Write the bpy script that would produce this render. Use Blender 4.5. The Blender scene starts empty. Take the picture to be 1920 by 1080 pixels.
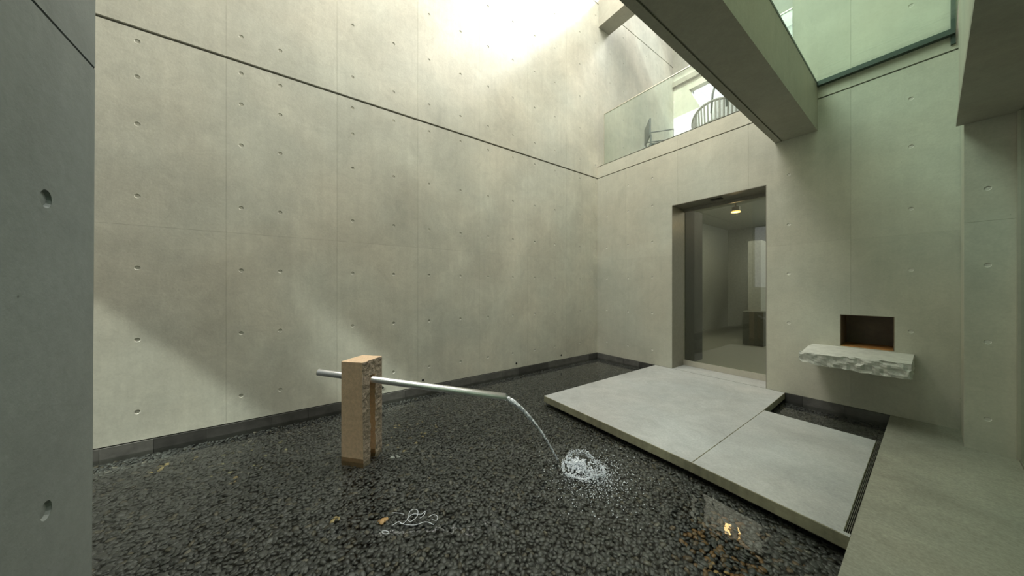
import bpy, bmesh, math, random
import numpy as np
from mathutils import Vector, Matrix, noise as mn
random.seed(7); rng = np.random.default_rng(7)
C = bpy.context.scene.collection
SC = bpy.context.scene

# ------------------------------------------------------------------ camera, world, lights
cam_d = bpy.data.cameras.new('camera'); cam = bpy.data.objects.new('camera', cam_d); C.objects.link(cam)
cam.location = (0, 0, 1.27); cam.rotation_euler = (math.radians(90), 0, math.radians(54.28))
cam_d.sensor_width = 36; cam_d.lens = 566.4 / 1920 * 36; cam_d.clip_start = 0.02; cam_d.clip_end = 100
SC.camera = cam
SC.view_settings.view_transform = 'Standard'; SC.view_settings.look = 'None'
SC.view_settings.exposure = 0.0; SC.view_settings.gamma = 1.0; SC.view_settings.use_curve_mapping = False

wd = bpy.data.worlds.new('world'); SC.world = wd; wd.use_nodes = True
bg = wd.node_tree.nodes['Background']; bg.inputs['Color'].default_value = (0.93, 0.97, 1.0, 1); bg.inputs['Strength'].default_value = 1.2

def sun(name, d, strength, angle, col):
    l = bpy.data.lights.new(name, 'SUN'); l.energy = strength; l.angle = math.radians(angle); l.color = col
    o = bpy.data.objects.new(name, l); C.objects.link(o)
    o.rotation_euler = Vector(d).to_track_quat('-Z', 'Y').to_euler(); return o
SUN_A = (-0.40, -1.0, -1.08); SUN_B = (-0.25, 1.0, -1.10)
sun('sun', SUN_A, 3.8, 5.5, (0.86, 0.94, 1.0))
sun('sun_patch_fill', SUN_B, 4.6, 2.2, (0.93, 1.0, 0.90))  # added second sun that makes the diagonal patches low on the left wall

def area(name, loc, size, power, col, d=(0, 0, -1)):
    l = bpy.data.lights.new(name, 'AREA'); l.shape = 'RECTANGLE'; l.size, l.size_y = size; l.energy = power; l.color = col
    o = bpy.data.objects.new(name, l); C.objects.link(o); o.location = loc
    o.rotation_euler = Vector(d).to_track_quat('-Z', 'Y').to_euler(); return o
area('sky_fill_pool', (-2.55, 1.6, 8.05), (2.3, 5.6), 470, (1.0, 0.98, 0.93))  # added area lamp under the closed roof, standing in for daylight from above
area('sky_fill_canopy', (-0.35, 1.9, 7.9), (0.7, 4.4), 44, (1.0, 0.985, 0.93))  # added lamp above the glass canopy, in place of daylight
sl = area('sky_fill_slit', (-2.5, 5.95, 8.1), (2.2, 1.0), 72, (1.0, .99, .96), (-.12, -1.0, -.72)); sl.data.spread = math.radians(58)  # added lamp by the roof slit, carries the bright band down the left wall
area('sky_fill_terrace', (-1.4, 6.7, 8.05), (4.0, 1.6), 80, (0.97, 0.98, 1.0))  # added lamp below the closed terrace roof, in place of daylight
area('fill_entry', (-0.45, -1.7, 3.4), (1.2, 1.6), 10, (0.9, 1.0, 0.93))  # added fill lamp, unseen behind the camera

# ------------------------------------------------------------------ helpers
def setp(o, label=None, cat=None, group=None, kind=None):
    if label: o['label'] = label
    if cat: o['category'] = cat
    if group: o['group'] = group
    if kind: o['kind'] = kind
    return o
def link(name, me, mat=None, parent=None, loc=None):
    o = bpy.data.objects.new(name, me); C.objects.link(o)
    if mat is not None and me is not None and len(me.materials) == 0:
        for m in (mat if isinstance(mat, (list, tuple)) else [mat]): me.materials.append(m)
    if parent: o.parent = parent
    if loc is not None: o.location = loc
    return o
def empty(name, loc=(0, 0, 0)):
    o = bpy.data.objects.new(name, None); C.objects.link(o); o.location = loc; o.empty_display_size = 0.1; return o
def to_mesh(name, bm, smooth=False, recalc=True):
    if recalc: bmesh.ops.recalc_face_normals(bm, faces=bm.faces[:])
    me = bpy.data.meshes.new(name); bm.to_mesh(me); bm.free()
    if smooth:
        for p in me.polygons: p.use_smooth = True
    return me
def box_bm(bm, x0, x1, y0, y1, z0, z1, bev=0.0):
    r = bmesh.ops.create_cube(bm, size=1.0)
    for v in r['verts']:
        v.co = Vector((x0 + (v.co.x + .5) * (x1 - x0), y0 + (v.co.y + .5) * (y1 - y0), z0 + (v.co.z + .5) * (z1 - z0)))
    if bev > 0:
        es = list({e for v in r['verts'] for e in v.link_edges})
        bmesh.ops.bevel(bm, geom=es, offset=bev, segments=2, affect='EDGES', profile=0.5)
def box(name, b, mat, parent=None, bev=0.0):
    """b = x0,x1,y0,y1,z0,z1 in world coordinates; origin of the object at its base centre"""
    x0, x1, y0, y1, z0, z1 = b
    ox, oy, oz = (x0 + x1) / 2, (y0 + y1) / 2, z0
    bm = bmesh.new(); box_bm(bm, x0 - ox, x1 - ox, y0 - oy, y1 - oy, 0, z1 - z0, bev)
    o = link(name, to_mesh(name, bm), mat)
    if parent: o.parent = parent; o.location = Vector((ox, oy, oz)) - Vector(parent.location)
    else: o.location = (ox, oy, oz)
    return o
def boxes(name, lst, mat, parent=None, kind=None):
    bm = bmesh.new(); off = Vector(parent.location) if parent else Vector((0, 0, 0))
    for b in lst: box_bm(bm, b[0] - off.x, b[1] - off.x, b[2] - off.y, b[3] - off.y, b[4] - off.z, b[5] - off.z)
    o = link(name, to_mesh(name, bm), mat, parent)
    if kind: o['kind'] = kind
    return o
def tube_bm(bm, pts, rad, n=12, cap=True):
    """rad: number or list"""
    rings = []; m = len(pts); pts = [Vector(p) for p in pts]
    up0 = Vector((0, 0, 1))
    for i, p in enumerate(pts):
        t = (pts[min(i + 1, m - 1)] - pts[max(i - 1, 0)]).normalized()
        a = t.cross(up0)
        if a.length < 1e-3: a = t.cross(Vector((0, 1, 0)))
        a.normalize(); b = a.cross(t)
        r = rad[i] if isinstance(rad, (list, tuple)) else rad
        rings.append([bm.verts.new(p + (a * math.cos(k * 2 * math.pi / n) + b * math.sin(k * 2 * math.pi / n)) * r) for k in range(n)])
    for i in range(m - 1):
        for k in range(n): bm.faces.new((rings[i][k], rings[i][(k + 1) % n], rings[i + 1][(k + 1) % n], rings[i + 1][k]))
    if cap:
        bm.faces.new(rings[0]); bm.faces.new(rings[-1][::-1])
    return rings

# ------------------------------------------------------------------ materials
class NT:
    def __init__(s, name):
        s.m = bpy.data.materials.new(name); s.m.use_nodes = True; s.t = s.m.node_tree; s.t.nodes.clear()
        s.out = s.t.nodes.new('ShaderNodeOutputMaterial')
    def n(s, typ, **kw):
        nd = s.t.nodes.new(typ)
        for k, v in kw.items():
            if k in nd.inputs.keys(): nd.inputs[k].default_value = v
            else: setattr(nd, k, v)
        return nd
    def l(s, a, b): s.t.links.new(a, b)
def noise_n(N, vec, scale, detail=4, rough=.5, dist=0):
    n = N.n('ShaderNodeTexNoise'); n.inputs['Scale'].default_value = scale; n.inputs['Detail'].default_value = detail
    n.inputs['Roughness'].default_value = rough; n.inputs['Distortion'].default_value = dist; N.l(vec, n.inputs['Vector']); return n.outputs['Fac']
def ramp_n(N, fac, stops):
    r = N.n('ShaderNodeValToRGB'); e = r.color_ramp.elements
    while len(e) < len(stops): e.new(0.5)
    for i, (p, c) in enumerate(stops): e[i].position = p; e[i].color = (*c, 1) if len(c) == 3 else c
    N.l(fac, r.inputs['Fac']); return r.outputs['Color']
def mul_n(N, a, b, fac=1.0, mode='MULTIPLY'):
    m = N.n('ShaderNodeMix'); m.data_type = 'RGBA'; m.blend_type = mode; m.inputs[0].default_value = fac
    N.l(a, m.inputs[6])
    if isinstance(b, tuple): m.inputs[7].default_value = (*b, 1)
    else: N.l(b, m.inputs[7])
    return m.outputs[2]
def concrete(name, base, mottle=0.16, rough=0.62, bump=0.25, pits=True, spec=0.35, streak=0.08, pitr=.03, gate_lo=.52, grain=.07):
    N = NT(name); geo = N.n('ShaderNodeNewGeometry'); pos = geo.outputs['Position']
    g = lambda k: (k, k, k)
    big = ramp_n(N, noise_n(N, pos, 1.3, 5, .55, .6), [(.3, g(1 - mottle)), (.7, g(1 + mottle * .5))])
    mid = ramp_n(N, noise_n(N, pos, 6, 6, .62, 1.4), [(.3, g(1 - mottle * .55)), (.72, g(1 + mottle * .35))])
    mp = N.n('ShaderNodeMapping'); mp.inputs['Scale'].default_value = (9, 9, .9); N.l(pos, mp.inputs['Vector'])
    st = ramp_n(N, noise_n(N, mp.outputs[0], 1.6, 4, .6), [(.3, g(1 - streak)), (.7, g(1 + streak * .6))])
    fin = ramp_n(N, noise_n(N, pos, 60, 4, .7), [(.3, g(1 - grain)), (.68, g(1 + grain * .5))])
    hue = ramp_n(N, noise_n(N, pos, .9, 3), [(.35, (1.02, 1.0, .95)), (.65, (.97, 1.0, .98))])
    c = N.n('ShaderNodeRGB'); c.outputs[0].default_value = (*base, 1); col = c.outputs[0]
    for x in (big, mid, st, fin, hue): col = mul_n(N, col, x)
    oi = N.n('ShaderNodeObjectInfo'); rr = ramp_n(N, oi.outputs['Random'], [(0, g(.965)), (1, g(1.035))]); col = mul_n(N, col, rr)
    b1 = noise_n(N, pos, 35, 6, .65)
    if pits:
        v = N.n('ShaderNodeTexVoronoi'); v.inputs['Scale'].default_value = 16; N.l(pos, v.inputs['Vector'])
        gate = ramp_n(N, noise_n(N, pos, 2.4, 2), [(gate_lo, g(0)), (gate_lo + .06, g(1))])
        pit = ramp_n(N, v.outputs['Distance'], [(pitr * .7, g(0)), (pitr * 1.3, g(1))])
        inv = N.n('ShaderNodeMix'); inv.data_type = 'RGBA'; N.l(gate, inv.inputs[0]); inv.inputs[6].default_value = (1, 1, 1, 1); N.l(pit, inv.inputs[7])
        col = mul_n(N, col, inv.outputs[2], .55)
    bs = N.n('ShaderNodeBsdfPrincipled'); bs.inputs['Roughness'].default_value = rough; bs.inputs['Specular IOR Level'].default_value = spec
    bp = N.n('ShaderNodeBump'); bp.inputs['Strength'].default_value = bump; bp.inputs['Distance'].default_value = .004
    N.l(b1, bp.inputs['Height']); N.l(bp.outputs[0], bs.inputs['Normal']); N.l(col, bs.inputs['Base Color']); N.l(bs.outputs[0], N.out.inputs[0])
    return N.m
def plain(name, col, rough=.5, metal=0.0, var=.1, scale=20, bump=0.0, spec=.5, emit=None, bscale=None):
    N = NT(name); geo = N.n('ShaderNodeNewGeometry'); pos = geo.outputs['Position']
    f = noise_n(N, pos, scale, 5, .6)
    cc = ramp_n(N, f, [(.3, tuple(max(0, x * (1 - var)) for x in col)), (.7, tuple(x * (1 + var) for x in col))])
    if name == 'dark_kerb_stone':
        oi = N.n('ShaderNodeObjectInfo'); cc = mul_n(N, cc, ramp_n(N, oi.outputs['Random'], [(0, (.6, .6, .6)), (1, (1.5, 1.5, 1.5))]))
    bs = N.n('ShaderNodeBsdfPrincipled'); bs.inputs['Roughness'].default_value = rough; bs.inputs['Metallic'].default_value = metal
    bs.inputs['Specular IOR Level'].default_value = spec; N.l(cc, bs.inputs['Base Color'])
    if emit: bs.inputs['Emission Color'].default_value = (*emit[0], 1); bs.inputs['Emission Strength'].default_value = emit[1]
    if bump:
        bp = N.n('ShaderNodeBump'); bp.inputs['Strength'].default_value = bump; bp.inputs['Distance'].default_value = .01
        N.l(noise_n(N, pos, bscale or scale * 2, 6, .65), bp.inputs['Height']); N.l(bp.outputs[0], bs.inputs['Normal'])
    N.l(bs.outputs[0], N.out.inputs[0]); return N.m
def glass(name, tint, rough=0.0, ior=1.45, refl=1.0, ripple=None):
    """thin sheet: tinted see-through plus Fresnel reflection"""
    N = NT(name); tr = N.n('ShaderNodeBsdfTransparent'); tr.inputs[0].default_value = (*tint, 1)
    gl = N.n('ShaderNodeBsdfGlossy'); gl.inputs['Roughness'].default_value = rough; gl.inputs['Color'].default_value = (refl, refl, refl, 1)
    fr = N.n('ShaderNodeFresnel')
    # same reflectance on both faces of the sheet
    gb = N.n('ShaderNodeNewGeometry'); im = N.n('ShaderNodeMix'); im.data_type = 'FLOAT'; im.inputs[2].default_value = ior; im.inputs[3].default_value = 1 / ior
    N.l(gb.outputs['Backfacing'], im.inputs[0]); N.l(im.outputs[0], fr.inputs['IOR'])
    mx = N.n('ShaderNodeMixShader'); N.l(fr.outputs[0], mx.inputs[0]); N.l(tr.outputs[0], mx.inputs[1]); N.l(gl.outputs[0], mx.inputs[2])
    if ripple:
        geo = N.n('ShaderNodeNewGeometry'); pos = geo.outputs['Position']
        bp = N.n('ShaderNodeBump'); bp.inputs['Strength'].default_value = ripple[1]; bp.inputs['Distance'].default_value = .01
        N.l(noise_n(N, pos, ripple[0], 3, .5, .8), bp.inputs['Height'])
        # rings spreading from where the jet lands
        sb = N.n('ShaderNodeVectorMath'); sb.operation = 'SUBTRACT'; N.l(pos, sb.inputs[0]); sb.inputs[1].default_value = (-1.56, 1.74, -.09)
        ln = N.n('ShaderNodeVectorMath'); ln.operation = 'LENGTH'; N.l(sb.outputs[0], ln.inputs[0])
        dn = N.n('ShaderNodeMath'); dn.operation = 'ADD'; N.l(ln.outputs['Value'], dn.inputs[0])
        nz = N.n('ShaderNodeMath'); nz.operation = 'MULTIPLY'; nz.inputs[1].default_value = .10; N.l(noise_n(N, pos, 5, 3, .6), nz.inputs[0]); N.l(nz.outputs[0], dn.inputs[1])
        sn = N.n('ShaderNodeMath'); sn.operation = 'MULTIPLY'; sn.inputs[1].default_value = 75; N.l(dn.outputs[0], sn.inputs[0])
        si = N.n('ShaderNodeMath'); si.operation = 'SINE'; N.l(sn.outputs[0], si.inputs[0])
        fa = N.n('ShaderNodeMapRange'); fa.inputs['From Min'].default_value = .1; fa.inputs['From Max'].default_value = 1.3; fa.inputs['To Min'].default_value = 1; fa.inputs['To Max'].default_value = 0; N.l(ln.outputs['Value'], fa.inputs['Value'])
        am = N.n('ShaderNodeMath'); am.operation = 'MULTIPLY'; N.l(si.outputs[0], am.inputs[0]); N.l(fa.outputs[0], am.inputs[1])
        b2 = N.n('ShaderNodeBump'); b2.inputs['Strength'].default_value = .35; b2.inputs['Distance'].default_value = .003
        N.l(am.outputs[0], b2.inputs['Height']); N.l(bp.outputs[0], b2.inputs['Normal'])
        N.l(b2.outputs[0], gl.inputs['Normal']); N.l(b2.outputs[0], fr.inputs['Normal'])
    N.l(mx.outputs[0], N.out.inputs[0]); return N.m

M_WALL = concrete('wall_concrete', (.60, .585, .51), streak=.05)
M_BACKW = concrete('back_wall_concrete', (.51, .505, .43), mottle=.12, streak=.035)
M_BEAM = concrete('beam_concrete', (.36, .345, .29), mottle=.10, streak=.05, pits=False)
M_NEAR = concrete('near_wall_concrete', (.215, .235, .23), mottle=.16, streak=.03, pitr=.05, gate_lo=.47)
M_SLAB = concrete('slab_concrete', (.42, .43, .425), mottle=.20, grain=.16, rough=.55, bump=.3, streak=.0)
M_FLOOR = concrete('floor_concrete', (.315, .312, .258), mottle=.24, grain=.24, rough=.6, bump=.2, streak=.0)
M_CORE = plain('concrete_core', (.12, .12, .10), .8)
M_TIE = plain('tie_hole_mortar', (.60, .59, .52), .8, bump=.2)
M_DRAIN = plain('drain_hole_dark', (.02, .02, .018), .9)
M_KERB = plain('dark_kerb_stone', (.075, .073, .066), .45, var=.3, scale=9, bump=.15)
M_STEEL = plain('brushed_steel', (.86, .86, .88), .30, 1.0, var=.05, scale=60)
M_SILL = plain('satin_steel_sill', (.60, .57, .48), .35, .6, var=.05)
M_FRAME = plain('bronze_grey_frame', (.27, .255, .205), .45, .2, var=.08)
M_DARK = plain('black_sensor', (.02, .02, .02), .3)
M_BANDM = plain('dark_green_steel', (.045, .07, .055), .45, .3)
M_TAN = plain('sawn_tan_stone', (.66, .48, .31), .75, var=.14, scale=45, bump=.25, bscale=160)
M_ROUGH = plain('split_brown_stone', (.34, .275, .205), .85, var=.5, scale=70, bump=.9, bscale=120)
M_WET = plain('wet_tan_stone', (.30, .19, .095), .3, var=.14, scale=45, bump=.25, bscale=160)
M_SHELF = plain('pale_rough_stone', (.56, .56, .50), .7, var=.14, scale=18, bump=.5, bscale=60)
M_NICHE = plain('brown_niche_wood', (.16, .12, .075), .5, var=.15, scale=12)
M_NFLOOR = plain('orange_niche_wood', (.42, .20, .06), .4, var=.15, scale=12)
M_GRATE = plain('grate_metal', (.20, .195, .16), .4, .6)
M_WGLASS = glass('balustrade_glass', (.93, .97, .94), ior=1.5)
M_CGLASS = glass('green_canopy_glass', (.84, .95, .89), ior=1.5)
M_DGLASS = glass('door_glass', (.84, .85, .79), ior=1.5)
M_RGLASS = glass('side_glass', (.80, .88, .82), ior=1.5)
M_WATER = glass('pool_water', (.80, .83, .80), ior=1.33, ripple=(7, .12))
M_INT = plain('interior_wall_paint', (.45, .46, .40), .7)
M_INTF = plain('interior_floor_stone', (.26, .26, .21), .35)
M_PED = plain('dark_plinth', (.12, .125, .10), .5)
M_DARKP = plain('dark_pocket_lining', (.06, .062, .048), .6)
M_SUNLIT = plain('painted_sunlit_wall', (.75, .76, .76), .8)  # lower band of the far wall, sunlight put into its colour
M_CHAIR = plain('grey_metal_chair', (.13, .15, .15), .4, .3)
M_WICK = plain('grey_woven_strap', (.30, .30, .28), .7)
M_LAMP = plain('warm_lamp', (1, .7, .3), .5, emit=((1.0, .55, .16), 2.4))
M_FOAM_GLINT = plain('white_foam_and_glint', (.80, .85, .90), .35)  # splash foam; the painted glint threads on the water use it too

# ------------------------------------------------------------------ wall panels with tie holes
HR = .018
def cup_mesh():
    bm = bmesh.new(); n = 14
    a = [bm.verts.new((math.cos(2 * math.pi * k / n) * HR * 1.02, math.sin(2 * math.pi * k / n) * HR * 1.02, 0)) for k in range(n)]
    b = [bm.verts.new((math.cos(2 * math.pi * k / n) * HR * .80, math.sin(2 * math.pi * k / n) * HR * .80, -.0055)) for k in range(n)]
    c = bm.verts.new((0, 0, -.0045))
    for k in range(n):
        bm.faces.new((a[k], b[k], b[(k + 1) % n], a[(k + 1) % n])); bm.faces.new((b[k], c, b[(k + 1) % n]))
    me = to_mesh('tie_hole', bm, False, recalc=False); me.materials.append(M_TIE); return me
CUP = cup_mesh(); CUP_NEAR = cup_mesh(); CUP_NEAR.materials[0] = M_NEAR
def panel(parent, u0, u1, v0, v1, place, rot, holes=(), openings=(), depth=.02, mat=M_WALL, name='concrete_panel'):
    """flat panel u0..u1 x v0..v1; place(u,v,w)->world; holes=[(u,v)], openings=[(a,b,c,d)]"""
    hs = [h for h in holes if u0 + HR * 1.6 < h[0] < u1 - HR * 1.6 and v0 + HR * 1.6 < h[1] < v1 - HR * 1.6
          and not any(a - HR * 2 < h[0] < b + HR * 2 and c - HR * 2 < h[1] < d + HR * 2 for a, b, c, d in openings)]
    q = HR * 1.5; US = {u0, u1}; VS = {v0, v1}
    for h in hs: US |= {h[0] - q, h[0] + q}; VS |= {h[1] - q, h[1] + q}
    for a, b, c, d in openings:
        for x in (a, b):
            if u0 < x < u1: US.add(x)
        for x in (c, d):
            if v0 < x < v1: VS.add(x)
    def uniq(s):
        r = []
        for x in sorted(s):
            if not r or x - r[-1] > 1e-5: r.append(x)
        return r
    US, VS = uniq(US), uniq(VS)
    bm = bmesh.new(); vd = {}
    def V(u, v, w=0.0):
        k = (round(u, 5), round(v, 5), round(w, 5))
        if k not in vd: vd[k] = bm.verts.new(place(u, v, w))
        return vd[k]
    nu, nv = len(US) - 1, len(VS) - 1
    ins = [[not any(a - 1e-6 < (US[i] + US[i + 1]) / 2 < b + 1e-6 and c - 1e-6 < (VS[j] + VS[j + 1]) / 2 < d + 1e-6 for a, b, c, d in openings) for j in range(nv)] for i in range(nu)]
    used = []
    for i in range(nu):
        for j in range(nv):
            if not ins[i][j]: continue
            a, b, c, d = US[i], US[i + 1], VS[j], VS[j + 1]
            hh = [h for h in hs if abs((a + b) / 2 - h[0]) < 1e-4 and abs((c + d) / 2 - h[1]) < 1e-4 and abs(b - a - 2 * q) < 1e-4 and abs(d - c - 2 * q) < 1e-4]
            if hh:
                hx, hy = hh[0]; used.append(hh[0]); n = 16
                cp = [V(hx + HR * math.cos(2 * math.pi * k / n), hy + HR * math.sin(2 * math.pi * k / n)) for k in range(n)]
                K = [V(b, d), V(a, d), V(a, c), V(b, c)]
                for s in range(4):
                    for k in range(4): bm.faces.new((K[s], cp[(s * 4 + k) % n], cp[(s * 4 + k + 1) % n]))
                    bm.faces.new((K[s], cp[(s * 4 + 4) % n], K[(s + 1) % 4]))
            else: bm.faces.new((V(a, c), V(b, c), V(b, d), V(a, d)))
            for (di, dj, p, r) in ((-1, 0, (a, c), (a, d)), (1, 0, (b, c), (b, d)), (0, -1, (a, c), (b, c)), (0, 1, (a, d), (b, d))):
                ii, jj = i + di, j + dj
                if not (0 <= ii < nu and 0 <= jj < nv) or not ins[ii][jj]:
                    bm.faces.new((V(*p), V(*r), V(*r, -depth), V(*p, -depth)))
    if not any(any(r) for r in ins): bm.free(); return None
    o = link(name, to_mesh(name, bm, recalc=False), mat, parent)
    for h in used:
        t = bpy.data.objects.new('tie_hole', CUP_NEAR if mat == M_NEAR else CUP); C.objects.link(t); t.parent = o
        t.location = place(h[0], h[1], -.0003); t.rotation_euler = rot
    return o

LX = -3.846; YB = 4.834
cols_y = [-2.86, -2.41, -1.96, -1.51, -1.06, -.415, -.12, .533, .982, 1.428, 1.878, 2.328, 2.778, 3.225, 3.683, 4.325, 4.78, 5.23, 5.68, 6.13, 6.58, 7.03]
rows_z = [.243, .84, 1.437, 2.033, 2.63, 3.02, 3.315, 3.667, 4.256, 4.85, 5.45, 6.05, 6.6, 7.3, 7.8]
holesL = [(y, z) for y in cols_y for z in rows_z
          if not (z == 3.02 and y > .8) and not (z == 3.315 and y < -1.5)]
G = .0006
# left wall
wl = boxes('wall_left', [(LX - .32, LX - .02, -3.4, 9.0, -.20, 8.2)], M_CORE, kind='structure')
ry = (0, math.radians(90), 0)
jy = [-3.4] + [-2.32 + .9 * k for k in range(12)] + [8.9]
for z0, z1 in ((.004, 1.79), (1.79, 3.413), (3.437, 5.20), (5.20, 6.86), (6.88, 8.2)):
    for a, b in zip(jy[:-1], jy[1:]):
        panel(wl, a + G, b - G, z0 + G * .6, z1 - G * .6, lambda u, v, w: (LX + w, u, v), ry, holesL)
for y in (.853, 1.346, 2.849, 3.839):       # black weep holes low on the wall
    bm = bmesh.new(); bmesh.ops.create_cone(bm, segments=14, radius1=.017, radius2=.015, depth=.01, cap_ends=True)
    o = link('drain_hole', to_mesh('drain_hole', bm), M_DRAIN, wl, (LX + .0005, y, .078)); o.rotation_euler = ry
    bm = bmesh.new()
    for k in range(12):
        a0, a1 = 2 * math.pi * k / 12, 2 * math.pi * (k + 1) / 12
        vs = [bm.verts.new((r * math.cos(a), r * math.sin(a), h)) for r, a, h in ((.018, a0, .005), (.018, a1, .005), (.021, a1, .005), (.021, a0, .005))]
        bm.faces.new(vs)
    r_ = link('drain_rim', to_mesh('drain_rim', bm), M_TIE, o, (0, 0, .001))
# back wall
DX0, DX1, DZ = -2.397, -1.221, 2.572
NX0, NX1, NZ0, NZ1 = -.587, -.218, .640, .982
wb = boxes('wall_back', [(LX, DX0, YB + .02, 5.24, -.2, 3.64), (DX0, DX1, YB + .02, 5.24, DZ, 3.64), (DX1, NX0, YB + .02, 5.24, -.2, 3.64), (NX0, NX1, YB + .02, 5.24, -.2, NZ0),
     (NX0, NX1, YB + .02, 5.24, NZ1, 3.64), (NX1, 1.6, YB + .02, 5.24, -.2, 3.64), (-.97, 1.6, YB + .02, 5.24, 3.64, 8.2), (DX0, DX1, YB + .02, 5.24, -.2, -.005)], M_CORE, kind='structure')
rb = (math.radians(90), 0, 0)
holesB = [(x, z) for x in (-3.62, -3.17, -2.72, -1.008, -.568, -.119) for z in (.245, .85, 1.445, 2.036, 2.637, 3.10, 4.0, 4.6, 5.2) if not (z < .5 and x > -2)]
ops = [(DX0, DX1, -.1, DZ), (NX0, NX1, NZ0, NZ1)]
jx = [LX, -3.209, -2.309, -1.409, -.509, .16]
for z0, z1 in ((-.0, 1.79), (1.79, 3.413), (3.427, 3.65), (3.65, 5.2), (5.2, 6.9), (6.9, 8.2)):
    for a, b in zip(jx[:-1], jx[1:]):
        if z0 > 3.6:
            a = max(a, -.97)
            if b <= -.97: continue
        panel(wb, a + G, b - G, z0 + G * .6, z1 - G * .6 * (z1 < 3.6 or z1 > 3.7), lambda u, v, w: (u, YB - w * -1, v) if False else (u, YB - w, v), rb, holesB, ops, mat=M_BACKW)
boxes('coping_top', [(LX, -.97, YB, 5.24, 3.64, 3.651)], M_BACKW, wb)
boxes('panel_return', [(-.972, -.968, YB, 5.24, 3.65, 8.2)], M_BACKW, wb)
# pier at the right end
pr = boxes('wall_pier', [(.17, 1.6, 4.365, YB, -.01, 8.2)], M_CORE, kind='structure')
holesP = [(.251, z) for z in (.257, .854, 1.447, 2.04)]
for z0, z1 in ((0, 1.79), (1.79, 3.6), (3.6, 5.4), (5.4, 8.2)):
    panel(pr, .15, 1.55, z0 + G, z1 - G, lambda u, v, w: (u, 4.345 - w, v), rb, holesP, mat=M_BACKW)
boxes('panel_return', [(.149, .169, 4.3465, 4.828, 0.0, 8.2)], M_BACKW, pr)
# near wall stub at the left edge of the frame (very slightly out of plumb, as in the photograph)
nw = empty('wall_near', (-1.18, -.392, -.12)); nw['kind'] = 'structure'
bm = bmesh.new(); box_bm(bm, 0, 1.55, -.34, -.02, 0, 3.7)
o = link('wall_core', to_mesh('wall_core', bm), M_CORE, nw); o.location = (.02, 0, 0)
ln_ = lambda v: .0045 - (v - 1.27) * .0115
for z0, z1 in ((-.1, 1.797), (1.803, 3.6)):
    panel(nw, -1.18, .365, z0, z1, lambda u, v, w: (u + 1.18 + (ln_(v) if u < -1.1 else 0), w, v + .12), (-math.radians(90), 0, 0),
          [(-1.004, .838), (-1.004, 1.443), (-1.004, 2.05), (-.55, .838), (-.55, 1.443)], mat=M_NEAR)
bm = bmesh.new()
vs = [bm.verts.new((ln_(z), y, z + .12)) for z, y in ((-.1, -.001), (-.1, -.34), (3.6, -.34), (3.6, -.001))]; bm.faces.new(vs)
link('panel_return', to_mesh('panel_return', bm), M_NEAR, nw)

# rear wall behind the camera, with slots added to shape the second sun into wall patches
def wall_with_openings(name, u0, u1, v0, v1, ops, mk, mat):
    US = sorted({u0, u1, *[x for o_ in ops for x in o_[:2]]}); VS = sorted({v0, v1, *[x for o_ in ops for x in o_[2:]]})
    L = []
    for a, b in zip(US[:-1], US[1:]):
        for c, d in zip(VS[:-1], VS[1:]):
            if any(o_[0] <= (a + b) / 2 <= o_[1] and o_[2] <= (c + d) / 2 <= o_[3] for o_ in ops): continue
            L.append(mk(a, b, c, d))
    return boxes(name, L, mat, kind='structure')
wall_with_openings('wall_rear', LX, 1.6, -.2, 8.2, [(LX + .02, -3.02, 1.3, 3.5), (-3.0, -2.6, 4.0, 5.1)], lambda a, b, c, d: (a, b, -3.4, -3.2, c, d), M_NEAR)
wall_with_openings('ceiling', LX - .3, 1.6, -3.4, 9.0, [(LX + .02, -2.25, 4.7, 6.3)], lambda a, b, c, d: (a, b, c, d, 8.2, 8.4), M_BEAM)  # unseen roof; its slit is added to shape the upper sun patch
boxes('wall_right', [(.125, .42, -3.2, 4.345, 2.60, 8.2)], M_BACKW, kind='structure')
boxes('wall_right_outer', [(1.6, 1.8, -3.4, 9.0, -.2, 8.2)], M_INT, kind='structure')
boxes('ceiling_passage', [(.42, 1.6, -3.2, 4.345, 2.60, 2.75)], M_BEAM, kind='structure')

# ------------------------------------------------------------------ floor, pool, kerb, water
FX = -.243; WZ = -.09
box('floor', (FX, 1.6, -3.2, YB + .02, -.2, 0), M_FLOOR)['kind'] = 'structure'
bed = box('floor_pool', (LX, FX, -3.2, YB + .02, -.20, -.145), M_DRAIN); bed['kind'] = 'structure'
N = NT('dark_pebbles'); at = N.n('ShaderNodeAttribute'); at.attribute_name = 'pcol'
geo = N.n('ShaderNodeNewGeometry'); f = ramp_n(N, noise_n(N, geo.outputs['Position'], 90, 3), [(.3, (.8, .8, .8)), (.7, (1.2, 1.2, 1.2))])
bs = N.n('ShaderNodeBsdfPrincipled'); bs.inputs['Roughness'].default_value = .45; N.l(mul_n(N, at.outputs['Color'], f), bs.inputs['Base Color']); N.l(bs.outputs[0], N.out.inputs[0])
M_PEB = N.m
def ico(sub):
    bm = bmesh.new(); bmesh.ops.create_icosphere(bm, subdivisions=sub, radius=1.0); bm.verts.ensure_lookup_table()
    V = np.array([v.co[:] for v in bm.verts]); F = np.array([[v.index for v in f.verts] for f in bm.faces]); bm.free(); return V, F
ICO = {k: ico(k) for k in (1, 2, 3)}
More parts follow.
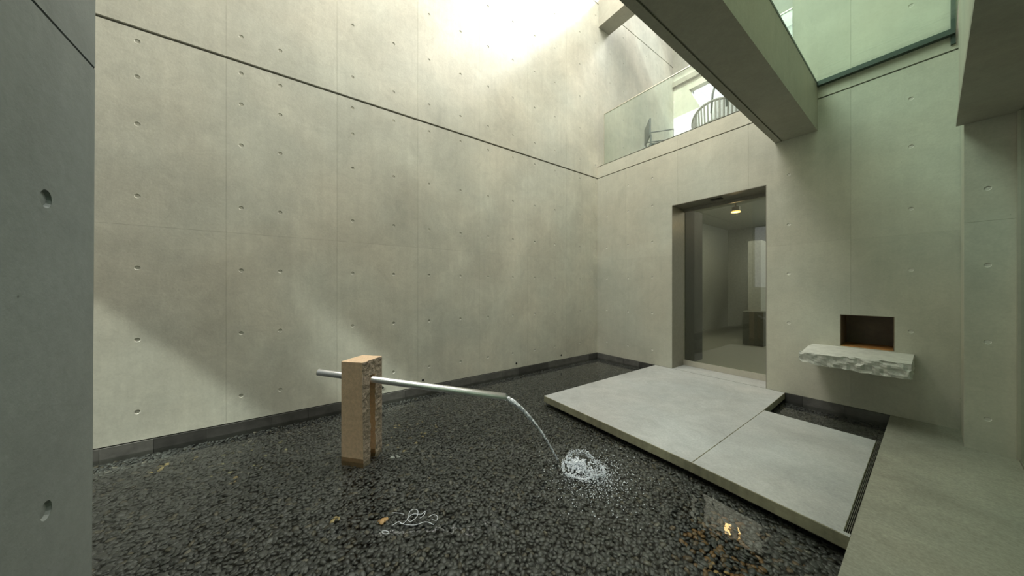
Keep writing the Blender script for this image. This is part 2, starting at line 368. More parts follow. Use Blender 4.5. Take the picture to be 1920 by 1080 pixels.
def peb_col(x, y):
    n = len(x); g = rng.uniform(.022, .075, n)
    c = np.stack([g * 1.0, g * 1.0, g * .95], 1)
    t = rng.random(n)
    c[t > .93] *= np.array([1.35, 1.15, .85]); c[t > .985] = np.array([.15, .135, .11]) * rng.uniform(.6, 1.1, ((t > .985).sum(), 1))
    # rust coloured stones by the platform's near corner, and a few paler ones near the left wall
    for (cx, cy, r, p, cc) in ((-2.606, .661, .018, 1, (.5, .5, .48)), (-2.583, .693, .018, 1, (.5, .5, .48)), (-.63, 1.80, .20, .28, (.16, .085, .03)), (-.68, 2.04, .12, .28, (.15, .08, .04)), (-.60, 1.72, .06, .5, (.36, .23, .09)), (-.53, 1.72, .04, .6, (.22, .10, .03)),
                               (-.55, 1.85, .36, .10, (.13, .085, .045)), (-3.50, -.84, .06, .35, (.40, .31, .13)), (-3.49, -.63, .06, .2, (.30, .24, .12)), (-3.3, -.3, .3, .04, (.22, .2, .1)),
                               (-2.98, -.36, .05, .3, (.30, .22, .10)), (-1.925, .435, .022, .9, (.55, .32, .14)), (-2.10, .20, .02, .8, (.40, .30, .14)), (-2.9, .9, .3, .06, (.25, .2, .1))):
        m = (np.hypot(x - cx, y - cy) < r) & (rng.random(n) < p)
        c[m] = np.array(cc) * rng.uniform(.5, 1.25, (m.sum(), 1))
    return np.clip(c, 0, 1)
pit = .0255
xs, ys = np.meshgrid(np.arange(LX + .01, FX - .01, pit), np.arange(-1.95, YB - .01, pit * .87))
xs = xs + (np.arange(xs.shape[0]) % 2)[:, None] * pit / 2
px = (xs + rng.uniform(-.008, .008, xs.shape)).ravel(); py = (ys + rng.uniform(-.008, .008, ys.shape)).ravel()
keep = (px > LX + .012) & (px < FX - .012) & (py < YB - .012) & ~((px > -2.62) & (py > 2.75) & ((px < -1.1) | (py < 3.7))) & ~((px > -1.1) & (py < -.38))
keep &= ~((px > -2.0) & (py < -.55))
px, py = px[keep], py[keep]; n = len(px)
sa = rng.uniform(.012, .022, n); sb = sa * rng.uniform(.6, .85, n); sz = rng.uniform(.005, .009, n); az = rng.uniform(0, math.pi, n)
# a random fifth are larger
big = rng.random(n) < .2; sa[big] *= 1.25; sb[big] *= 1.2
pz = -.134 + rng.uniform(0, .009, n); tl = rng.normal(0, .16, (n, 2)); pc = peb_col(px, py)
ca, sn_ = math.cos(math.radians(54.28)), math.sin(math.radians(54.28))
dep = -sn_ * px + ca * py; lat = ca * px + sn_ * py
sxp = 960 + 566.4 * lat / dep; syp = 540 + 566.4 * (1.27 - pz) / dep
vis = (sxp > 180) & (sxp < 1900) & (syp < 1075) & (dep > 0)
score = np.where(vis, sa / dep, -1); order = np.argsort(-score); hero = np.zeros(n, bool); hero[order[:300]] = True
def peb_arrays(idx, sub):
    V, F = ICO[sub]; k = len(idx); nv = len(V)
    P = np.repeat(V[None], k, 0) * np.stack([sa[idx], sb[idx], sz[idx]], 1)[:, None, :]
    P *= 1 + rng.normal(0, .07 if sub < 3 else .02, (k, nv, 1))
    P[:, :, 2] += P[:, :, 0] * tl[idx, 0][:, None] + P[:, :, 1] * tl[idx, 1][:, None]
    c, s = np.cos(az[idx])[:, None], np.sin(az[idx])[:, None]
    X = P[:, :, 0] * c - P[:, :, 1] * s; Y = P[:, :, 0] * s + P[:, :, 1] * c
    P = np.stack([X + px[idx][:, None], Y + py[idx][:, None], P[:, :, 2] + pz[idx][:, None]], 2)
    Fs = (F[None] + (np.arange(k) * nv)[:, None, None]).reshape(-1, 3)
    return P.reshape(-1, 3), Fs, np.repeat(pc[idx], nv, 0)
def fast_mesh(name, V, F, col=None):
    me = bpy.data.meshes.new(name); me.vertices.add(len(V)); me.vertices.foreach_set('co', V.astype(np.float32).ravel())
    me.loops.add(F.size); me.loops.foreach_set('vertex_index', F.astype(np.int32).ravel())
    me.polygons.add(len(F)); me.polygons.foreach_set('loop_start', np.arange(0, F.size, 3, dtype=np.int32)); me.polygons.foreach_set('loop_total', np.full(len(F), 3, dtype=np.int32))
    me.polygons.foreach_set('use_smooth', np.ones(len(F), bool)); me.update(calc_edges=True)
    if col is not None:
        a = me.attributes.new('pcol', 'FLOAT_COLOR', 'POINT'); a.data.foreach_set('color', np.concatenate([col, np.ones((len(col), 1))], 1).astype(np.float32).ravel())
    return me
near = np.where((dep < 2.7) & (dep > 0) & ~hero)[0]; far = np.where(~((dep < 2.7) & (dep > 0)) & ~hero)[0]
a1 = peb_arrays(near, 2); a2 = peb_arrays(far, 1)
off = -np.array(bed.location)
me = fast_mesh('pebble_bed', np.concatenate([a1[0], a2[0]]) + off, np.concatenate([a1[1], a2[1] + len(a1[0])]), np.concatenate([a1[2], a2[2]]))
link('pebble_bed', me, M_PEB, bed)['kind'] = 'stuff'
for i in np.where(hero)[0]:
    V, F, c = peb_arrays(np.array([i]), 2)
    o_ = np.array([px[i], py[i], pz[i]])
    link('pebble', fast_mesh('pebble', V - o_, F, c), M_PEB, bed, Vector(o_ + off))
# kerb stones along the two walls
def kerb(name, side):
    k = empty(name, (LX, YB, -.14)); k['kind'] = 'structure'
    a = -3.2 if side == 'l' else LX + .012; end = YB if side == 'l' else FX
    while a < end - .01:
        L = min(random.choice([.3, .45, .6, .6]) * random.uniform(.9, 1.1), end - a)
        if end - a - L < .12: L = end - a
        pj = random.uniform(.009, .0125)
        if side == 'l': b = (LX, LX + pj, a + .0008, a + L - .0008, -.14, -.004)
        else: b = (a + .0008, a + L - .0008, YB - pj, YB, -.14, -.004)
        if not (side == 'b' and a > -2.6 and a + L < -1.1): box('kerb_stone', b, M_KERB, k, .001)
        a += L
    return k
kerb('trim_1', 'l'); kerb('trim_2', 'b')
# water sheet
bm = bmesh.new()
bmesh.ops.create_grid(bm, x_segments=2, y_segments=2, size=.5)
for v in bm.verts: v.co = Vector((LX + .013 + (v.co.x + .5) * (FX - LX - .015), -3.19 + (v.co.y + .5) * (YB - .013 + 3.19), 0))
w = link('pool_water', to_mesh('pool_water', bm), M_WATER, None, (0, 0, WZ))
setp(w, 'clear shallow still water covering the bed of dark pebbles', 'water')

# ------------------------------------------------------------------ concrete platform (two slabs)
def slab(poly, z0, z1, parent, seed):
    """polygon slab with slightly chipped arrises"""
    rnd = random.Random(seed); pts = []
    for i in range(len(poly)):
        a, b = Vector(poly[i]), Vector(poly[(i + 1) % len(poly)]); m = max(1, int((b - a).length / .02))
        nrm = Vector((-(b - a).y, (b - a).x)).normalized()
        for k in range(m):
            p = a + (b - a) * k / m
            pts.append((p, nrm))
    bm = bmesh.new(); off = Vector(parent.location); rings = []
    for (z, ins_, jit) in ((z0, .003, .0035), (z0 + .006, 0, .002), ((z0 + z1) / 2, 0, .0012), (z1 - .004, 0, .001), (z1, .003, .0015)):
        rings.append([bm.verts.new(Vector((p.x, p.y, z)) + Vector((nm.x, nm.y, 0)) * (ins_ + jit * mn.noise(Vector((p.x * 17 + seed, p.y * 17, z * 30)))) - off) for p, nm in pts])
    for r0, r1 in zip(rings[:-1], rings[1:]):
        for k in range(len(pts)):
            f = bm.faces.new((r0[k], r0[(k + 1) % len(pts)], r1[(k + 1) % len(pts)], r1[k])); f.material_index = 1
    bm.faces.new(rings[-1]); bm.faces.new(rings[0][::-1])
    me = to_mesh('slab', bm); me.materials.append(M_SLAB); me.materials.append(M_EDGE)
    o = bpy.data.objects.new('slab', me); C.objects.link(o); o.parent = parent; return o
M_EDGE = concrete('slab_edge_stained', (.33, .32, .22), mottle=.3, streak=.25, bump=.6)
pf = empty('entry_platform', (-1.6, 3.4, -.075)); setp(pf, 'low grey concrete platform of two slabs floating over the pool before the door', 'platform')
slab([(-2.671, 2.385), (-1.0212, 2.345), (-1.0212, 3.96), (-1.04, 4.831), (-2.668, 4.831)], -.075, 0, pf, 1)
slab([(-1.0202, 2.345), (-.2436, 2.294), (-.2436, 2.328), (-.268, 2.328), (-.271, 3.931), (-1.0202, 3.96)], -.075, 0, pf, 2)
# slotted drain grate between platform and floor
gr = empty('drain_grate', (-.257, 3.1, -.03)); setp(gr, 'narrow dark metal slot grate between platform and right hand floor', 'grate')
for i in range(4):
    x = -.2655 + i * .0066
    box('grate_bar', (x, x + .0026, 2.33, 3.93, -.014, -.004), M_GRATE, gr)
for y in (2.42, 2.95, 3.48): box('cross_bar', (-.2675, -.2435, y, y + .006, -.016, -.0035), M_GRATE, gr)
box('grate_tray', (-.268, -.2432, 2.33, 3.93, -.03, -.022), M_DRAIN, gr)

# ------------------------------------------------------------------ beams
def beam(name, b, groove_x, label):
    x0, x1, y0, y1, z0, z1 = b
    o = empty(name, ((x0 + x1) / 2, y0, z0)); setp(o, label, 'beam')
    # a body with a drip groove cut along the soffit
    g0, g1, gd = groove_x - .007, groove_x + .007, .014
    prof = [(x0, z0), (g0, z0), (g0, z0 + gd), (g1, z0 + gd), (g1, z0), (x1, z0), (x1, z1), (x0, z1)]
    bm = bmesh.new(); off = Vector(o.location)
    A = [bm.verts.new(Vector((x, y0, z)) - off) for x, z in prof]; B_ = [bm.verts.new(Vector((x, y1, z)) - off) for x, z in prof]
    for k in range(len(prof)): bm.faces.new((A[k], A[(k + 1) % 8], B_[(k + 1) % 8], B_[k]))
    bm.faces.new(A); bm.faces.new(B_)
    link('beam_body', to_mesh('beam_body', bm), M_BEAM, o); return o
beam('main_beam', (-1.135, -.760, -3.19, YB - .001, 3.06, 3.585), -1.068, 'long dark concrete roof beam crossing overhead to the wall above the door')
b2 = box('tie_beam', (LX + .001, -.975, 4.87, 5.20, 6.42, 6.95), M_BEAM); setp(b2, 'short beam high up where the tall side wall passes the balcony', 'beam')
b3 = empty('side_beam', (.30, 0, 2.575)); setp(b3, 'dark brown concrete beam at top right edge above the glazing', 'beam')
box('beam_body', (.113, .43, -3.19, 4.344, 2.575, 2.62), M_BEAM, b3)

# ------------------------------------------------------------------ green glass canopy
cn = empty('glass_canopy', (-.33, 3.0, 3.58)); setp(cn, 'flat green tinted glass roof between main beam and right wall', 'glass roof')
box('glass_pane', (-.775, .124, 2.4, YB - .005, 3.583, 3.597), M_CGLASS, cn)
box('glass_pane', (-.775, .124, -.6, 2.395, 3.583, 3.597), M_CGLASS, cn)
box('edge_channel', (-.76, .12, YB - .05, YB - .001, 3.55, 3.600), M_BANDM, cn)
box('edge_channel', (-.775, -.757, -.6, YB - .05, 3.575, 3.600), M_BANDM, cn)
box('corner_bar', (.098, .124, YB - .02, YB - .001, 3.47, 4.9), M_BANDM, cn)

# ------------------------------------------------------------------ glazing right of the camera
gw = empty('side_glazing', (.385, 2.0, 0)); setp(gw, 'floor to beam glass wall with slim frame at right edge', 'glazing')
box('glass_pane', (.378, .388, -.39, 4.30, .02, 2.57), M_RGLASS, gw)
box('mullion', (.366, .396, 4.31, 4.343, .0, 2.572), M_SILL, gw)
box('bottom_rail', (.374, .392, -.39, 4.31, .0, .02), M_FRAME, gw)

# ------------------------------------------------------------------ door
dr = empty('door_1', (-1.8, 5.2, 0)); dr['kind'] = 'structure'
box('reveal_lining', (DX0 - .001, DX0 + .006, YB, 5.235, 0.0, DZ), M_FRAME, dr)
box('reveal_lining', (DX1 - .006, DX1 + .001, YB, 5.235, 0.0, DZ), M_FRAME, dr)
hd = box('head_lining', (DX0, DX1, YB, 5.235, DZ - .006, DZ + .001), M_FRAME, dr)
box('door_sensor', (-1.90, -1.76, 4.94, 5.02, DZ - .018, DZ - .006), M_DARK, dr)
box('threshold_slab', (DX0, DX1, YB - .001, 5.235, -.03, .002), M_SLAB, dr)
lf = box('glass_leaf', (DX0 + .006, DX1 + .04, 5.205, 5.215, .085, DZ - .05), M_DGLASS, dr)
box('bottom_rail', (DX0 + .006, DX1 + .3, 5.195, 5.225, .003, .088), M_SILL, dr)
box('head_rail', (DX0 + .006, DX1 + .3, 5.19, 5.23, DZ - .055, DZ - .006), M_FRAME, dr)
# lobby seen through the door
wall_with_openings('wall_lobby_front', -4.2, 1.6, 0, 3.2, [(DX0, DX1 + .2, -.1, DZ)], lambda a, b, c, d: (a, b, 5.2405, 5.26, c, d), M_INT)
boxes('floor_lobby', [(-4.2, 1.6, 5.26, 12.0, -.1, 0)], M_INTF, kind='structure')
boxes('ceiling_lobby', [(-4.2, 1.6, 5.26, 12.0, 3.2, 3.3)], M_INT, kind='structure')
boxes('wall_lobby_left', [(-4.2, -4.0, 5.26, 12.0, 0, 3.2)], M_INT, kind='structure')
boxes('wall_lobby_back', [(-4.0, -2.35, 11.8, 12.0, 0, 3.2), (-2.0, 1.6, 11.8, 12.0, 0, 3.2), (-2.35, -2.0, 11.8, 12.0, 2.2, 3.2), (-2.6, -2.35, 8.9, 11.8, 0, 2.4)], M_INT, kind='structure')
boxes('wall_lobby_pocket', [(DX0 - .02, DX0 + .006, 5.262, 5.9, 0, 2.6)], M_DARKP, kind='structure')
pd = box('plinth', (-2.50, -2.12, 8.2, 8.6, 0, .75), M_PED, bev=.01); setp(pd, 'dark square plinth standing in the lobby behind the glass door', 'plinth')
dl = empty('downlight', (-1.84, 5.75, 2.50)); setp(dl, 'small warm glowing ceiling lamp seen through the top of the door glass', 'lamp')
bm = bmesh.new(); bmesh.ops.create_cone(bm, segments=24, radius1=.065, radius2=.05, depth=.03, cap_ends=True); link('lamp_disc', to_mesh('lamp_disc', bm), M_LAMP, dl, (0, 0, 0))
bm = bmesh.new(); tube_bm(bm, [(0, 0, -.004), (0, 0, .07)], [.055, .055], 24, False); link('lamp_housing', to_mesh('lamp_housing', bm), M_FRAME, dl)
bm = bmesh.new(); tube_bm(bm, [(0, 0, .07), (0, 0, .70)], [.008, .008], 8); link('lamp_stem', to_mesh('lamp_stem', bm), M_FRAME, dl)
pl = bpy.data.lights.new('lobby_lamp', 'POINT'); pl.energy = 2.5; pl.color = (1, .72, .38); pl.shadow_soft_size = .05
po = bpy.data.objects.new('lobby_lamp', pl); C.objects.link(po); po.location = (-1.84, 5.75, 2.44)
area('lobby_fill', (-1.6, 8.5, 3.15), (3, 4), 68, (1.0, .97, .86))  # added area lamp to brighten the lobby, not a fitting
area('passage_fill', (1.0, 1.8, 2.55), (.7, 4), 9, (.85, 1.0, .88))  # added dim lamp for the unseen passage behind the side glass

# ------------------------------------------------------------------ wall niche and stone shelf
nc = empty('wall_niche', ((NX0 + NX1) / 2, YB + .02, NZ0)); nc['kind'] = 'structure'
box('niche_side', (NX0, NX0 + .006, YB + .004, 5.23, NZ0, NZ1), M_NICHE, nc)
box('niche_side', (NX1 - .006, NX1, YB + .004, 5.23, NZ0, NZ1), M_NICHE, nc)
box('niche_top', (NX0, NX1, YB + .004, 5.23, NZ1 - .006, NZ1), M_NICHE, nc)
box('niche_floor', (NX0, NX1, YB + .004, 5.23, NZ0, NZ0 + .006), M_NFLOOR, nc)
box('niche_back', (NX0, NX1, 5.21, 5.225, NZ0, NZ1), M_NICHE, nc)
def rough_block(name, b, amp, seed, top_amp, step=.022):
    x0, x1, y0, y1, z0, z1 = b; bm = bmesh.new(); bmesh.ops.create_cube(bm, size=1.0)
    for v in bm.verts: v.co = Vector((x0 + (v.co.x + .5) * (x1 - x0), y0 + (v.co.y + .5) * (y1 - y0), z0 + (v.co.z + .5) * (z1 - z0)))
    for ax, L in ((0, x1 - x0), (1, y1 - y0), (2, z1 - z0)):
        es = [e for e in bm.edges if abs((e.verts[0].co - e.verts[1].co)[ax]) > L * .99]
        bmesh.ops.subdivide_edges(bm, edges=es, cuts=max(1, int(L / step)), use_grid_fill=True)
    return bm
bm = rough_block('stone_shelf', (-.80, -.10, 4.225, 4.833, .495, .632), .02, 3, .004)
cen = Vector((-.45, 4.5, .56))
for v in bm.verts:
    p = v.co.copy(); s = Vector((p.x * 16, p.y * 16, p.z * 26))
    facx = min(1, abs(p.x + .45) / .35); front = max(0, (4.6 - p.y) / .375)
    tz = (p.z - .495) / .137; left = max(0, (-.45 - p.x) / .35)
    if p.y < 4.80 and tz < .97:
        d = mn.fractal(s, 1.0, 2.0, 4) * .016 + (mn.cell(Vector((p.x * 22, p.z * 30, 3))) - .5) * .012
        v.co.y += (front > .99) * (d + .02 * (1 - tz)) ; v.co.x += (1 if p.x > -.45 else -1) * (facx > .99) * d
        if tz < .03: v.co.z += mn.fractal(s * .6, 1, 2, 3) * .018 + .012 * left * front
    if tz >= .97: v.co.z += mn.fractal(s * .35, 1, 2, 3) * .004 - .035 * left * front - .006 * (front > .99)
o = link('stone_shelf', to_mesh('stone_shelf', bm), M_SHELF); setp(o, 'thick pale stone shelf with rough split edge set in the wall under the niche', 'shelf')

# ------------------------------------------------------------------ fountain post
pu = Vector((math.cos(math.radians(42)), math.sin(math.radians(42)), 0)); pv = Vector((-pu.y, pu.x, 0))
PB = Vector((-2.718, .298, -.14))       # near bottom corner
W1, D1, H1 = .190, .240, .830           # along pu (sawn front), along pv (split side), height
fp = empty('fountain_post', PB + pu * W1 / 2 + pv * D1 / 2); setp(fp, 'tan slotted stone post standing in the pool with steel pipe through it', 'stone post')
S0, S1, ST = .084, .156, .70            # slot across pv and its top
bm = bmesh.new(); stp = .01
nv_, nz_ = 20, 82
vsx = [D1 * i / nv_ for i in range(nv_ + 1)]; vsz = [H1 * j / nz_ for j in range(nz_ + 1)]; vd = {}
def pvert(i, j, s):
    k = (i, j, s)
    if k not in vd:
        v, z = vsx[i], vsz[j]; edge = i in (0, nv_) or j in (0, nz_)
        q = Vector((v * 30, z * 30, s * 9)); d = mn.fractal(q, 1, 2.1, 4) * .007 + mn.noise(Vector((v * 9, z * 9, s * 5))) * .008
        if i in (0, nv_): d *= .08
        elif i in (1, nv_ - 1): d *= .8
        if s == 1 and v < S0: d += .010 * max(0, (1 - z / H1)) ** 2
        u = (W1 if s else 0) + (d if s else -d)
        nar = .0012 * mn.noise(Vector((z * 25, s, 7))) * (1 if i in (0, nv_) else 0)
        vd[k] = bm.verts.new(pu * (u - W1 / 2) + pv * (v + nar - D1 / 2) + Vector((0, 0, z)))
    return vd[k]
inside = lambda i, j: not (S0 - 1e-6 < (vsx[i] + vsx[i + 1]) / 2 < S1 + 1e-6 and vsz[j] < ST) if 0 <= i < nv_ and 0 <= j < nz_ else False
for i in range(nv_):
    for j in range(nz_):
        if not inside(i, j): continue
        wet = vsz[j] < .075
        for s in (0, 1):
            f = bm.faces.new([pvert(*t, s) for t in ((i, j), (i + 1, j), (i + 1, j + 1), (i, j + 1))]); f.material_index = 1
        for di, dj, p, r in ((-1, 0, (i, j), (i, j + 1)), (1, 0, (i + 1, j), (i + 1, j + 1)), (0, -1, (i, j), (i + 1, j)), (0, 1, (i, j + 1), (i + 1, j + 1))):
            if not inside(i + di, j + dj):
                f = bm.faces.new((pvert(*p, 0), pvert(*r, 0), pvert(*r, 1), pvert(*p, 1))); f.material_index = 2 if wet else 0
me = to_mesh('stone_body', bm); [me.materials.append(m) for m in (M_TAN, M_ROUGH, M_WET)]
link('stone_body', me, None, fp)
# steel pipe
P0 = Vector((-2.957, .162, .575)); P1 = Vector((-1.962, 1.369, .405))
sp = empty('spout_pipe', P0); setp(sp, 'polished steel pipe passing through the stone post and pouring water', 'pipe')
t = (P1 - P0).normalized(); a = t.cross(Vector((0, 0, 1))).normalized(); b = a.cross(t)
bm = bmesh.new(); n_ = 28; R0, R1 = .0275, .0245
rings = []
for q_, (base, rad) in enumerate(((P0, R0), (P1, R0), (P1, R1), (P0 + t * .03, R1))):
    rg = []
    for k in range(n_):
        c_, s_ = math.cos(2 * math.pi * k / n_), math.sin(2 * math.pi * k / n_)
        cut = -s_ * .022 if q_ in (1, 2) else 0
        rg.append(bm.verts.new(base + (a * c_ + b * s_) * rad + t * (cut if base == P1 else 0) - P0))
    rings.append(rg)
for r0, r1 in zip(rings[:-1], rings[1:]):
    for k in range(n_): bm.faces.new((r0[k], r0[(k + 1) % n_], r1[(k + 1) % n_], r1[k]))
me = to_mesh('pipe_body', bm, True); link('pipe_body', me, M_STEEL, sp)
bm = bmesh.new(); bmesh.ops.create_cone(bm, segments=28, radius1=.0277, radius2=.0277, depth=.004, cap_ends=True)
cp_ = link('end_cap', to_mesh('end_cap', bm), M_SILL, sp, -t * .002); cp_.rotation_euler = t.to_track_quat('Z', 'Y').to_euler()

# ------------------------------------------------------------------ falling water and splash
N = NT('falling_water'); tr = N.n('ShaderNodeBsdfTransparent'); tr.inputs[0].default_value = (.93, .95, .97, 1)
gl = N.n('ShaderNodeBsdfGlossy'); gl.inputs['Roughness'].default_value = .05
df = N.n('ShaderNodeBsdfDiffuse'); df.inputs[0].default_value = (.8, .85, .88, 1)
m1 = N.n('ShaderNodeMixShader'); m1.inputs[0].default_value = .40; N.l(tr.outputs[0], m1.inputs[1]); N.l(gl.outputs[0], m1.inputs[2])
geo = N.n('ShaderNodeNewGeometry'); fz = ramp_n(N, noise_n(N, geo.outputs['Position'], 60, 3), [(.45, (.1, .1, .1)), (.6, (.85, .85, .85))])
m2 = N.n('ShaderNodeMixShader'); N.l(fz, m2.inputs[0]); N.l(m1.outputs[0], m2.inputs[1]); N.l(df.outputs[0], m2.inputs[2]); N.l(m2.outputs[0], N.out.inputs[0])
M_JET = N.m
js = Vector((-1.965, 1.366, .392)); je = Vector((-1.709, 1.676, WZ)); hd_ = (je - js); hd_.z = 0; Lh = hd_.length; hn = hd_.normalized(); sd = Vector((-hn.y, hn.x, 0))
jet = empty('water_jet', js); setp(jet, 'thin clear stream of water arcing from pipe end to pool', 'water')
slope0 = -.45; kk = (je.z - js.z - slope0 * Lh) / Lh ** 2
def arc(s): return js + hn * (s * Lh) + Vector((0, 0, slope0 * s * Lh + kk * (s * Lh) ** 2))
for q in range(4):
    pts, rad = [], []
    for i in range(61):
        s = i / 60; ph = q * 1.6 + s * 9; wdt = .013 * (1 - s) ** .7 + .003
        pts.append(arc(s) + sd * math.cos(ph) * wdt + Vector((0, 0, math.sin(ph) * wdt * .6)) - js)
        rad.append(.0125 * (1 - .55 * s) * (1 + .35 * mn.noise(Vector((s * 22, q * 5, 0)))) * (.8 if q else 1.2))
    bm = bmesh.new(); tube_bm(bm, pts, rad, 8); link('water_strand', to_mesh('water_strand', bm, True), M_JET, jet)
SC_ = Vector((-1.555, 1.765, WZ))
spl = empty('splash', SC_); setp(spl, 'white foaming splash where the water stream hits the pool', 'splash')
def drops(name, pts, rads, sub=1):
    V, F = ICO[sub]; k = len(pts); nv = len(V)
    P = V[None] * rads[:, None, None] * rng.uniform(.7, 1.3, (k, 1, 3)) + pts[:, None, :]
    Fs = (F[None] + (np.arange(k) * nv)[:, None, None]).reshape(-1, 3)
    return fast_mesh(name, P.reshape(-1, 3), Fs)
# toward the camera the foam trails away
cd = np.array([.8116, -.584]); cr = np.array([.584, .8116])
def disc(n, r0, r1, pw=.5):
    a = rng.uniform(0, 2 * math.pi, n); r = r0 + (r1 - r0) * rng.random(n) ** pw; return r * np.cos(a), r * np.sin(a)
k = 3400; ax, ay = disc(k, 0, .125, .75); ax *= 1 + .25 * np.sin(3 * np.arctan2(ay, ax)); ay *= 1 + .2 * np.cos(5 * np.arctan2(ay, ax))
pts = np.stack([ax, ay, .006 + .032 * np.exp(-(ax ** 2 + ay ** 2) / .008) * rng.random(k)], 1)
fm = np.array([mn.noise(Vector((x * 45, y * 45, 2))) for x, y in zip(ax, ay)]) > (-.25 + 3.2 * np.hypot(ax, ay)); pts = pts[fm] - np.array([.02, .02, 0]); k = len(pts)
link('foam_mound', drops('foam_mound', pts, rng.uniform(.0012, .0055, k)), M_FOAM_GLINT, spl)['kind'] = 'stuff'
k = 1000; th = rng.uniform(0, 2 * math.pi, k); rr_ = (.150 + .015 * np.sin(3 * th) + .008 * np.sin(7 * th)) + .006 * rng.normal(size=k); hz = .030 * (.5 + .5 * np.sin(th * 3 + 1)) * rng.random(k) + .004 + .03 * (np.sin(th - .9) > .2) * rng.random(k)
pts = np.stack([rr_ * np.cos(th) + .01, rr_ * np.sin(th), hz], 1)
link('splash_crown', drops('splash_crown', pts, rng.uniform(.0012, .0045, k)), M_FOAM_GLINT, spl)['kind'] = 'stuff'
k = 1700; r_ = .06 + np.abs(rng.normal(0, .20, k)); th = rng.normal(0, 1.0, k)
q1 = r_ * np.cos(th); q2 = r_ * np.sin(th) * .8 + .05
xy = q1[:, None] * cd[None] + q2[:, None] * cr[None]
pts = np.concatenate([xy, (rng.random((k, 1)) ** 3) * .05 + .001], 1)
link('droplets', drops('droplets', pts, rng.uniform(.001, .0040, k)), M_FOAM_GLINT, spl)['kind'] = 'stuff'
k = 250; ax, ay = disc(k, .1, .30, 1); pts = np.stack([ax, ay, rng.random(k) ** 2 * .09], 1)
link('droplets', drops('droplets', pts, rng.uniform(.0008, .0020, k)), M_FOAM_GLINT, spl)['kind'] = 'stuff'
# thin white curves painted as glints on the water in front of the post
fs = empty('painted_glints', (-1.78, .60, WZ)); setp(fs, 'thin curling white thread in front of post, a painted glint on the water', 'glint')
def pool_pt(x, y, z=WZ + .001):
    u_ = (x - 960) / 566.4; v_ = -(y - 540) / 566.4
    d = Vector((-sn_ + ca * u_, ca + sn_ * u_, v_)); return Vector((0, 0, 1.27)) + d * ((z - 1.27) / d.z)
for pl_, rd in (([(736, 985), (748, 978), (755, 982), (765, 972), (768, 960), (775, 955), (783, 957), (782, 968), (770, 978), (764, 972), (775, 964), (790, 964), (797, 958), (795, 966), (785, 973)], .0014),
            ([(750, 981), (765, 984), (780, 984), (795, 979), (805, 980), (815, 985)], .0016), ([(803, 970), (812, 965), (820, 968), (818, 976), (808, 973)], .0014),
            ([(716, 996), (722, 995), (729, 998), (725, 1001), (718, 1000), (716, 996)], .0015), ([(735, 961), (748, 962), (760, 965)], .0011)):
    bm = bmesh.new(); P_ = [pool_pt(*p) for p in pl_]; sm = []
    for i in range(len(P_) - 1):
        for k in range(4):
            f = k / 4; p0, p1, p2, p3 = P_[max(i - 1, 0)], P_[i], P_[i + 1], P_[min(i + 2, len(P_) - 1)]
            sm.append(.5 * ((2 * p1) + (p2 - p0) * f + (2 * p0 - 5 * p1 + 4 * p2 - p3) * f * f + (3 * p1 - p0 - 3 * p2 + p3) * f ** 3))
    tube_bm(bm, [p - Vector(fs.location) for p in sm], rd, 6); link('glint_strand', to_mesh('glint_strand', bm, True), M_FOAM_GLINT, fs)

# ------------------------------------------------------------------ balcony: balustrade and terrace
bl = empty('glass_balustrade', (-2.4, YB + .03, 3.65)); setp(bl, 'clear frameless glass balustrade along the balcony edge above the door', 'balustrade')
for x0, x1 in ((LX + .15, -2.385), (-2.375, -.98)):
    box('glass_panel', (x0, x1, YB + .02, YB + .032, 3.652, 4.625), M_WGLASS, bl)
box('top_rail', (LX + .15, -.98, YB + .016, YB + .036, 4.625, 4.640), M_SILL, bl)
box('edge_strip', (LX + .14, LX + .15, YB + .016, YB + .036, 3.652, 4.63), M_SILL, bl)
boxes('floor_terrace', [(LX, 1.6, 5.24, 7.9, 3.45, 3.6)], M_SLAB, kind='structure')
wf = boxes('wall_terrace', [(LX, 1.6, 7.81, 8.0, 6.38, 8.2), (LX, 1.6, 7.81, 8.0, 3.45, 3.7)], M_BACKW, kind='structure')
boxes('trim_3', [(LX, 1.6, 7.76, 7.82, 6.34, 6.46)], M_FRAME, kind='structure')
# grey wall infill above the painted sunlit band; raked opening imitates a sun patch
Yt = 7.83
def rake(poly, y, th, name, mat):
    bm = bmesh.new(); A = [bm.verts.new((x, y, z)) for x, z in poly]; B_ = [bm.verts.new((x, y + th, z)) for x, z in poly]
    for k in range(len(poly)): bm.faces.new((A[k], A[(k + 1) % len(poly)], B_[(k + 1) % len(poly)], B_[k]))
    bm.faces.new(A); bm.faces.new(B_[::-1]); return link(name, to_mesh(name, bm), mat)
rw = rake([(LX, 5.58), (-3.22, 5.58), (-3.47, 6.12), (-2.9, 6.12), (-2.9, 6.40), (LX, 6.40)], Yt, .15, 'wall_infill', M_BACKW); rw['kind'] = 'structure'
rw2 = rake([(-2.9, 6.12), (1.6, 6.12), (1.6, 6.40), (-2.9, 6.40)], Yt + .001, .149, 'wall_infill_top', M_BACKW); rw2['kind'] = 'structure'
boxes('wall_terrace_low', [(LX, 1.6, 7.83, 7.98, 3.7, 5.58)], M_SUNLIT, kind='structure')

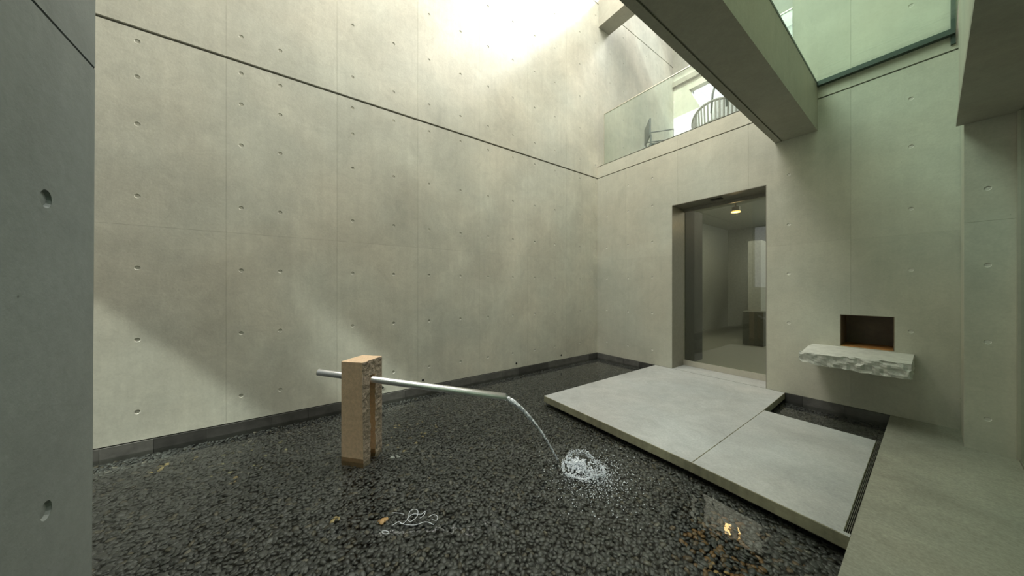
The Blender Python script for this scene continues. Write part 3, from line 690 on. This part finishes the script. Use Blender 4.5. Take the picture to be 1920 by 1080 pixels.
# slat-backed round lounge chair with a metal hoop
def lounge(loc, R=.46):
    c = empty('round_lounge_chair', loc); setp(c, 'round lounge chair with ribbed slatted back behind the balcony glass', 'chair')
    bm = bmesh.new(); n = 28
    tube_bm(bm, [(R * math.cos(math.pi * (1 + k / 24)), R * math.sin(math.pi * (1 + k / 24)), .52 + .22 * math.sin(math.pi * k / 24)) for k in range(25)], .02, 8)
    link('back_rim', to_mesh('back_rim', bm, True), M_WICK, c)
    bm = bmesh.new(); tube_bm(bm, [(R * .95 * math.cos(2 * math.pi * k / n), R * .95 * math.sin(2 * math.pi * k / n), .36) for k in range(n + 1)], .018, 8, False)
    link('seat_ring', to_mesh('seat_ring', bm, True), M_WICK, c)
    bm = bmesh.new(); bmesh.ops.create_cone(bm, segments=32, radius1=R * .85, radius2=R * .92, depth=.10, cap_ends=True); link('cushion', to_mesh('cushion', bm), M_SHELF, c, (0, 0, .40))
    for k in range(1, 24):
        a_ = math.pi * (1 + k / 24); x, y = math.cos(a_), math.sin(a_)
        bm = bmesh.new(); tube_bm(bm, [(R * .95 * x, R * .95 * y, .36), (R * x, R * y, .52 + .22 * math.sin(math.pi * k / 24))], .013, 6); link('back_slat', to_mesh('back_slat', bm), M_WICK, c)
    for k in range(4):
        a_ = math.pi / 4 + k * math.pi / 2; bm = bmesh.new(); tube_bm(bm, [(R * .8 * math.cos(a_), R * .8 * math.sin(a_), .36), (R * .75 * math.cos(a_), R * .75 * math.sin(a_), 0)], .014, 8)
        link('leg', to_mesh('leg', bm), M_CHAIR, c)
    bm = bmesh.new(); tube_bm(bm, [(.0, -R, .55), (.02, -R, .85), (.06, -R, .98), (.14, -R, 1.03), (.20, -R, 1.0), (.22, -R, .55)], .016, 8); link('hoop_arm', to_mesh('hoop_arm', bm, True), M_CHAIR, c)
lounge((-2.12, 6.0, 3.6), .44)
def side_chair(loc, rz):
    c = empty('folding_chair', loc); c.rotation_euler = (0, 0, rz); setp(c, 'grey thin framed chair seen edge on behind the left balcony glass', 'chair')
    box_l = lambda nm, b, m: link(nm, (lambda bm: (box_bm(bm, *b, .004), to_mesh(nm, bm))[1])(bmesh.new()), m, c)
    box_l('seat', (-.22, .22, -.22, .22, .43, .455), M_CHAIR)
    bk = box_l('backrest', (-.225, .225, .20, .23, .60, .93), M_CHAIR)
    for x in (-.21, .21):
        for y in (-.2, .2):
            bm = bmesh.new(); tube_bm(bm, [(x, y, 0), (x, y, .43 if y < 0 else .62)], .012, 8); link('leg', to_mesh('leg', bm), M_CHAIR, c)
    for x in (-.21, .21):
        bm = bmesh.new(); tube_bm(bm, [(x, .2, .66), (x, -.2, .68), (x, -.2, .45)], .012, 8); link('armrest', to_mesh('armrest', bm), M_CHAIR, c)
side_chair((-3.15, 5.85, 3.6), math.radians(132))
